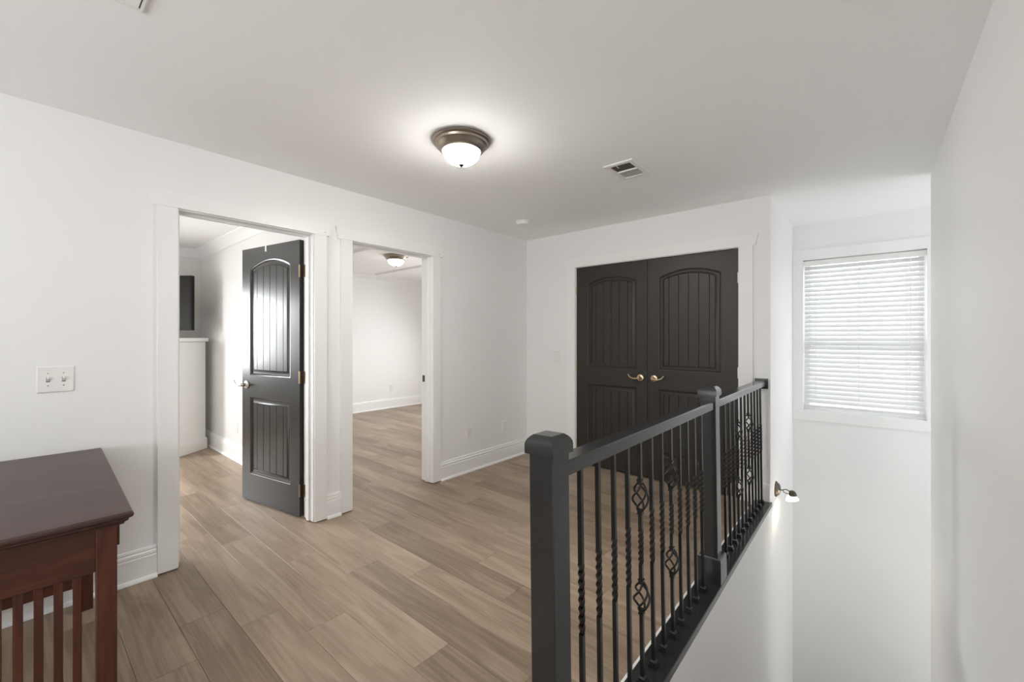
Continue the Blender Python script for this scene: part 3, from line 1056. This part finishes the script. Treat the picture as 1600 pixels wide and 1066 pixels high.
lathe(bm, [(0, 0.012), (0.010, 0.012), (0.020, 0.004), (0.027, -0.012), (0.029, -0.030), (0.026, -0.032), (0, -0.030)], 28)
obj('socket_cup', bm, 'dark_bronze', sc, smooth=40, loc=(0.114, 0, 0), rot=tiltm)
bm = bmesh.new()
lathe(bm, [(0.024, 0), (0.034, -0.010), (0.041, -0.022), (0.046, -0.036), (0.043, -0.036), (0.038, -0.023), (0.031, -0.012), (0.021, -0.002)], 32)
for f in list(bm.faces):
    if len(f.verts) > 4:
        bm.faces.remove(f)
obj('glass_shade', bm, 'sconce_glass', sc, smooth=50, loc=(0.108, 0, -0.030), rot=tiltm)
bm = bmesh.new()
bmesh.ops.create_uvsphere(bm, u_segments=16, v_segments=10, radius=0.017)
obj('bulb', bm, mat('sconce_bulb', (1, 1, 1), 0.3, emit=(1, 0.85, 0.66), estr=200.0), sc, smooth=80, loc=(0.105, 0, -0.050))

# ------------------------------------------------------------------ television and dresser
u = Vector((-0.81, -0.586, 0)).normalized()         # along the dresser, away from the viewer's side
ang_d = math.atan2(-u.y, -u.x)
dz = thing('dresser', 'tall white dresser standing across the corner beyond the open door', 'dresser', (-6.052, 1.488, 0), (0, 0, ang_d))
# local: x from -L..0 along the back, front towards -y, depth .44
DL, DD = 0.58, 0.44
boxes('body', 'white_furn', dz, ((-DL, -DD, 0.02), (-0.012, -0.008, 1.275)), bev=0.002)
boxes('top', 'white_furn', dz, ((-DL - 0.02, -DD - 0.022, 1.277), (0.022, 0.0, 1.318)), bev=0.003)
bm = bmesh.new()
box(bm, (-DL - 0.004, -DD - 0.012, 0.0), (0.004, 0, 0.115), 0.002); box(bm, (-DL - 0.002, -DD - 0.008, 0.115), (0.0, 0, 0.135), 0.002)
obj('base_moulding', bm, 'white_furn', dz)
for k in range(5):
    z0 = 0.155 + k * 0.222
    dw = boxes('drawer', 'white_furn', dz, ((-DL + 0.03, -DD - 0.016, z0), (-0.038, -DD - 0.0005, z0 + 0.205)), bev=0.004)
    for x in (-DL + 0.14, -0.15):
        bm = bmesh.new()
        lathe(bm, [(0, 0), (0.006, 0), (0.006, -0.012), (0.014, -0.018), (0.012, -0.026), (0, -0.028)], 16, 'Y', (x, -DD - 0.015, z0 + 0.10))
        obj('knob', bm, 'white_furn', dw, smooth=40)
tv = thing('television', 'black flat television standing on the white dresser', 'television',
           (-6.097 - 0.073 * 0.81, 1.058 - 0.073 * 0.586, 1.3185), (0, 0, ang_d))
boxes('casing', 'tv', tv, ((-0.45, 0.0, 0.085), (0.45, 0.045, 0.70)), bev=0.004)
boxes('screen', 'screen', tv, ((-0.435, -0.002, 0.103), (0.435, 0.001, 0.686)))
boxes('foot', 'tv', tv, ((0.165, -0.06, 0.0), (0.20, 0.10, 0.012)), ((0.172, 0.01, 0.012), (0.192, 0.035, 0.088)))
boxes('foot', 'tv', tv, ((-0.20, -0.06, 0.0), (-0.165, 0.10, 0.012)), ((-0.192, 0.01, 0.012), (-0.172, 0.035, 0.088)))

# ------------------------------------------------------------------ desk
dk = thing('writing_desk', 'dark cherry wooden desk with slatted end in the lower left corner', 'desk')
DKA = R(-1.8)
_c = Matrix.Rotation(DKA, 2) @ Vector((0.583, 0.327))
dk.location = (-1.822 - _c.x, 0.250 - _c.y, 0)
dk.rotation_euler = (0, 0, DKA)
# local extents: x -.585 (wall end) .. .585, y -.345 .. .345
bm = bmesh.new()
def drect(ix_, z): return [(-0.585 + ix_ * 0.2, -0.343 + ix_, z), (0.583 - ix_, -0.343 + ix_, z), (0.583 - ix_, 0.327 - ix_, z), (-0.585 + ix_ * 0.2, 0.327 - ix_, z)]
loft(bm, [drect(0.022, 0.718), drect(0.020, 0.724), drect(0.012, 0.730), drect(0.011, 0.736), drect(0.003, 0.741), drect(0.0, 0.747), drect(0.0, 0.753), drect(0.004, 0.759), drect(0.008, 0.760)])
obj('top', bm, 'desk_top', dk, smooth=25)
pxs = {'near': (0.490, 0.540), 'far': (-0.540, -0.485)}
for xa, xb in pxs.values():
    for ya, yb in ((0.242, 0.291), (-0.291, -0.242)):
        boxes('leg', 'desk', dk, ((xa, ya, 0), (xb, yb, 0.718)), bev=0.002)
boxes('end_rail', 'desk_y', dk, ((0.500, -0.243, 0.575), (0.530, 0.243, 0.717)), bev=0.001)
boxes('end_rail', 'desk_y', dk, ((0.500, -0.243, 0.10), (0.530, 0.243, 0.16)), bev=0.001)
slat_d = None
for k in range(11):
    y = 0.201 - 0.0403 * k
    if y < -0.235:
        break
    if slat_d is None:
        bm = bmesh.new(); box(bm, (0.508, -0.010, 0.16), (0.522, 0.010, 0.576), 0.001)
        slat_d = mesh_of('slat', bm, 'desk')
    link('slat', slat_d, dk, (0, y, 0))
boxes('end_panel', 'desk_y', dk, ((-0.522, -0.243, 0.118), (-0.500, 0.243, 0.717)))
boxes('back_rail', 'desk', dk, ((-0.485, -0.290, 0.575), (0.490, -0.268, 0.717)))
dr_ = boxes('drawer', 'desk', dk, ((-0.483, 0.262, 0.600), (0.488, 0.288, 0.716)), bev=0.001)
boxes('drawer_front', 'desk', dr_, ((-0.540, 0.2912, 0.645), (0.536, 0.297, 0.714)), bev=0.001)
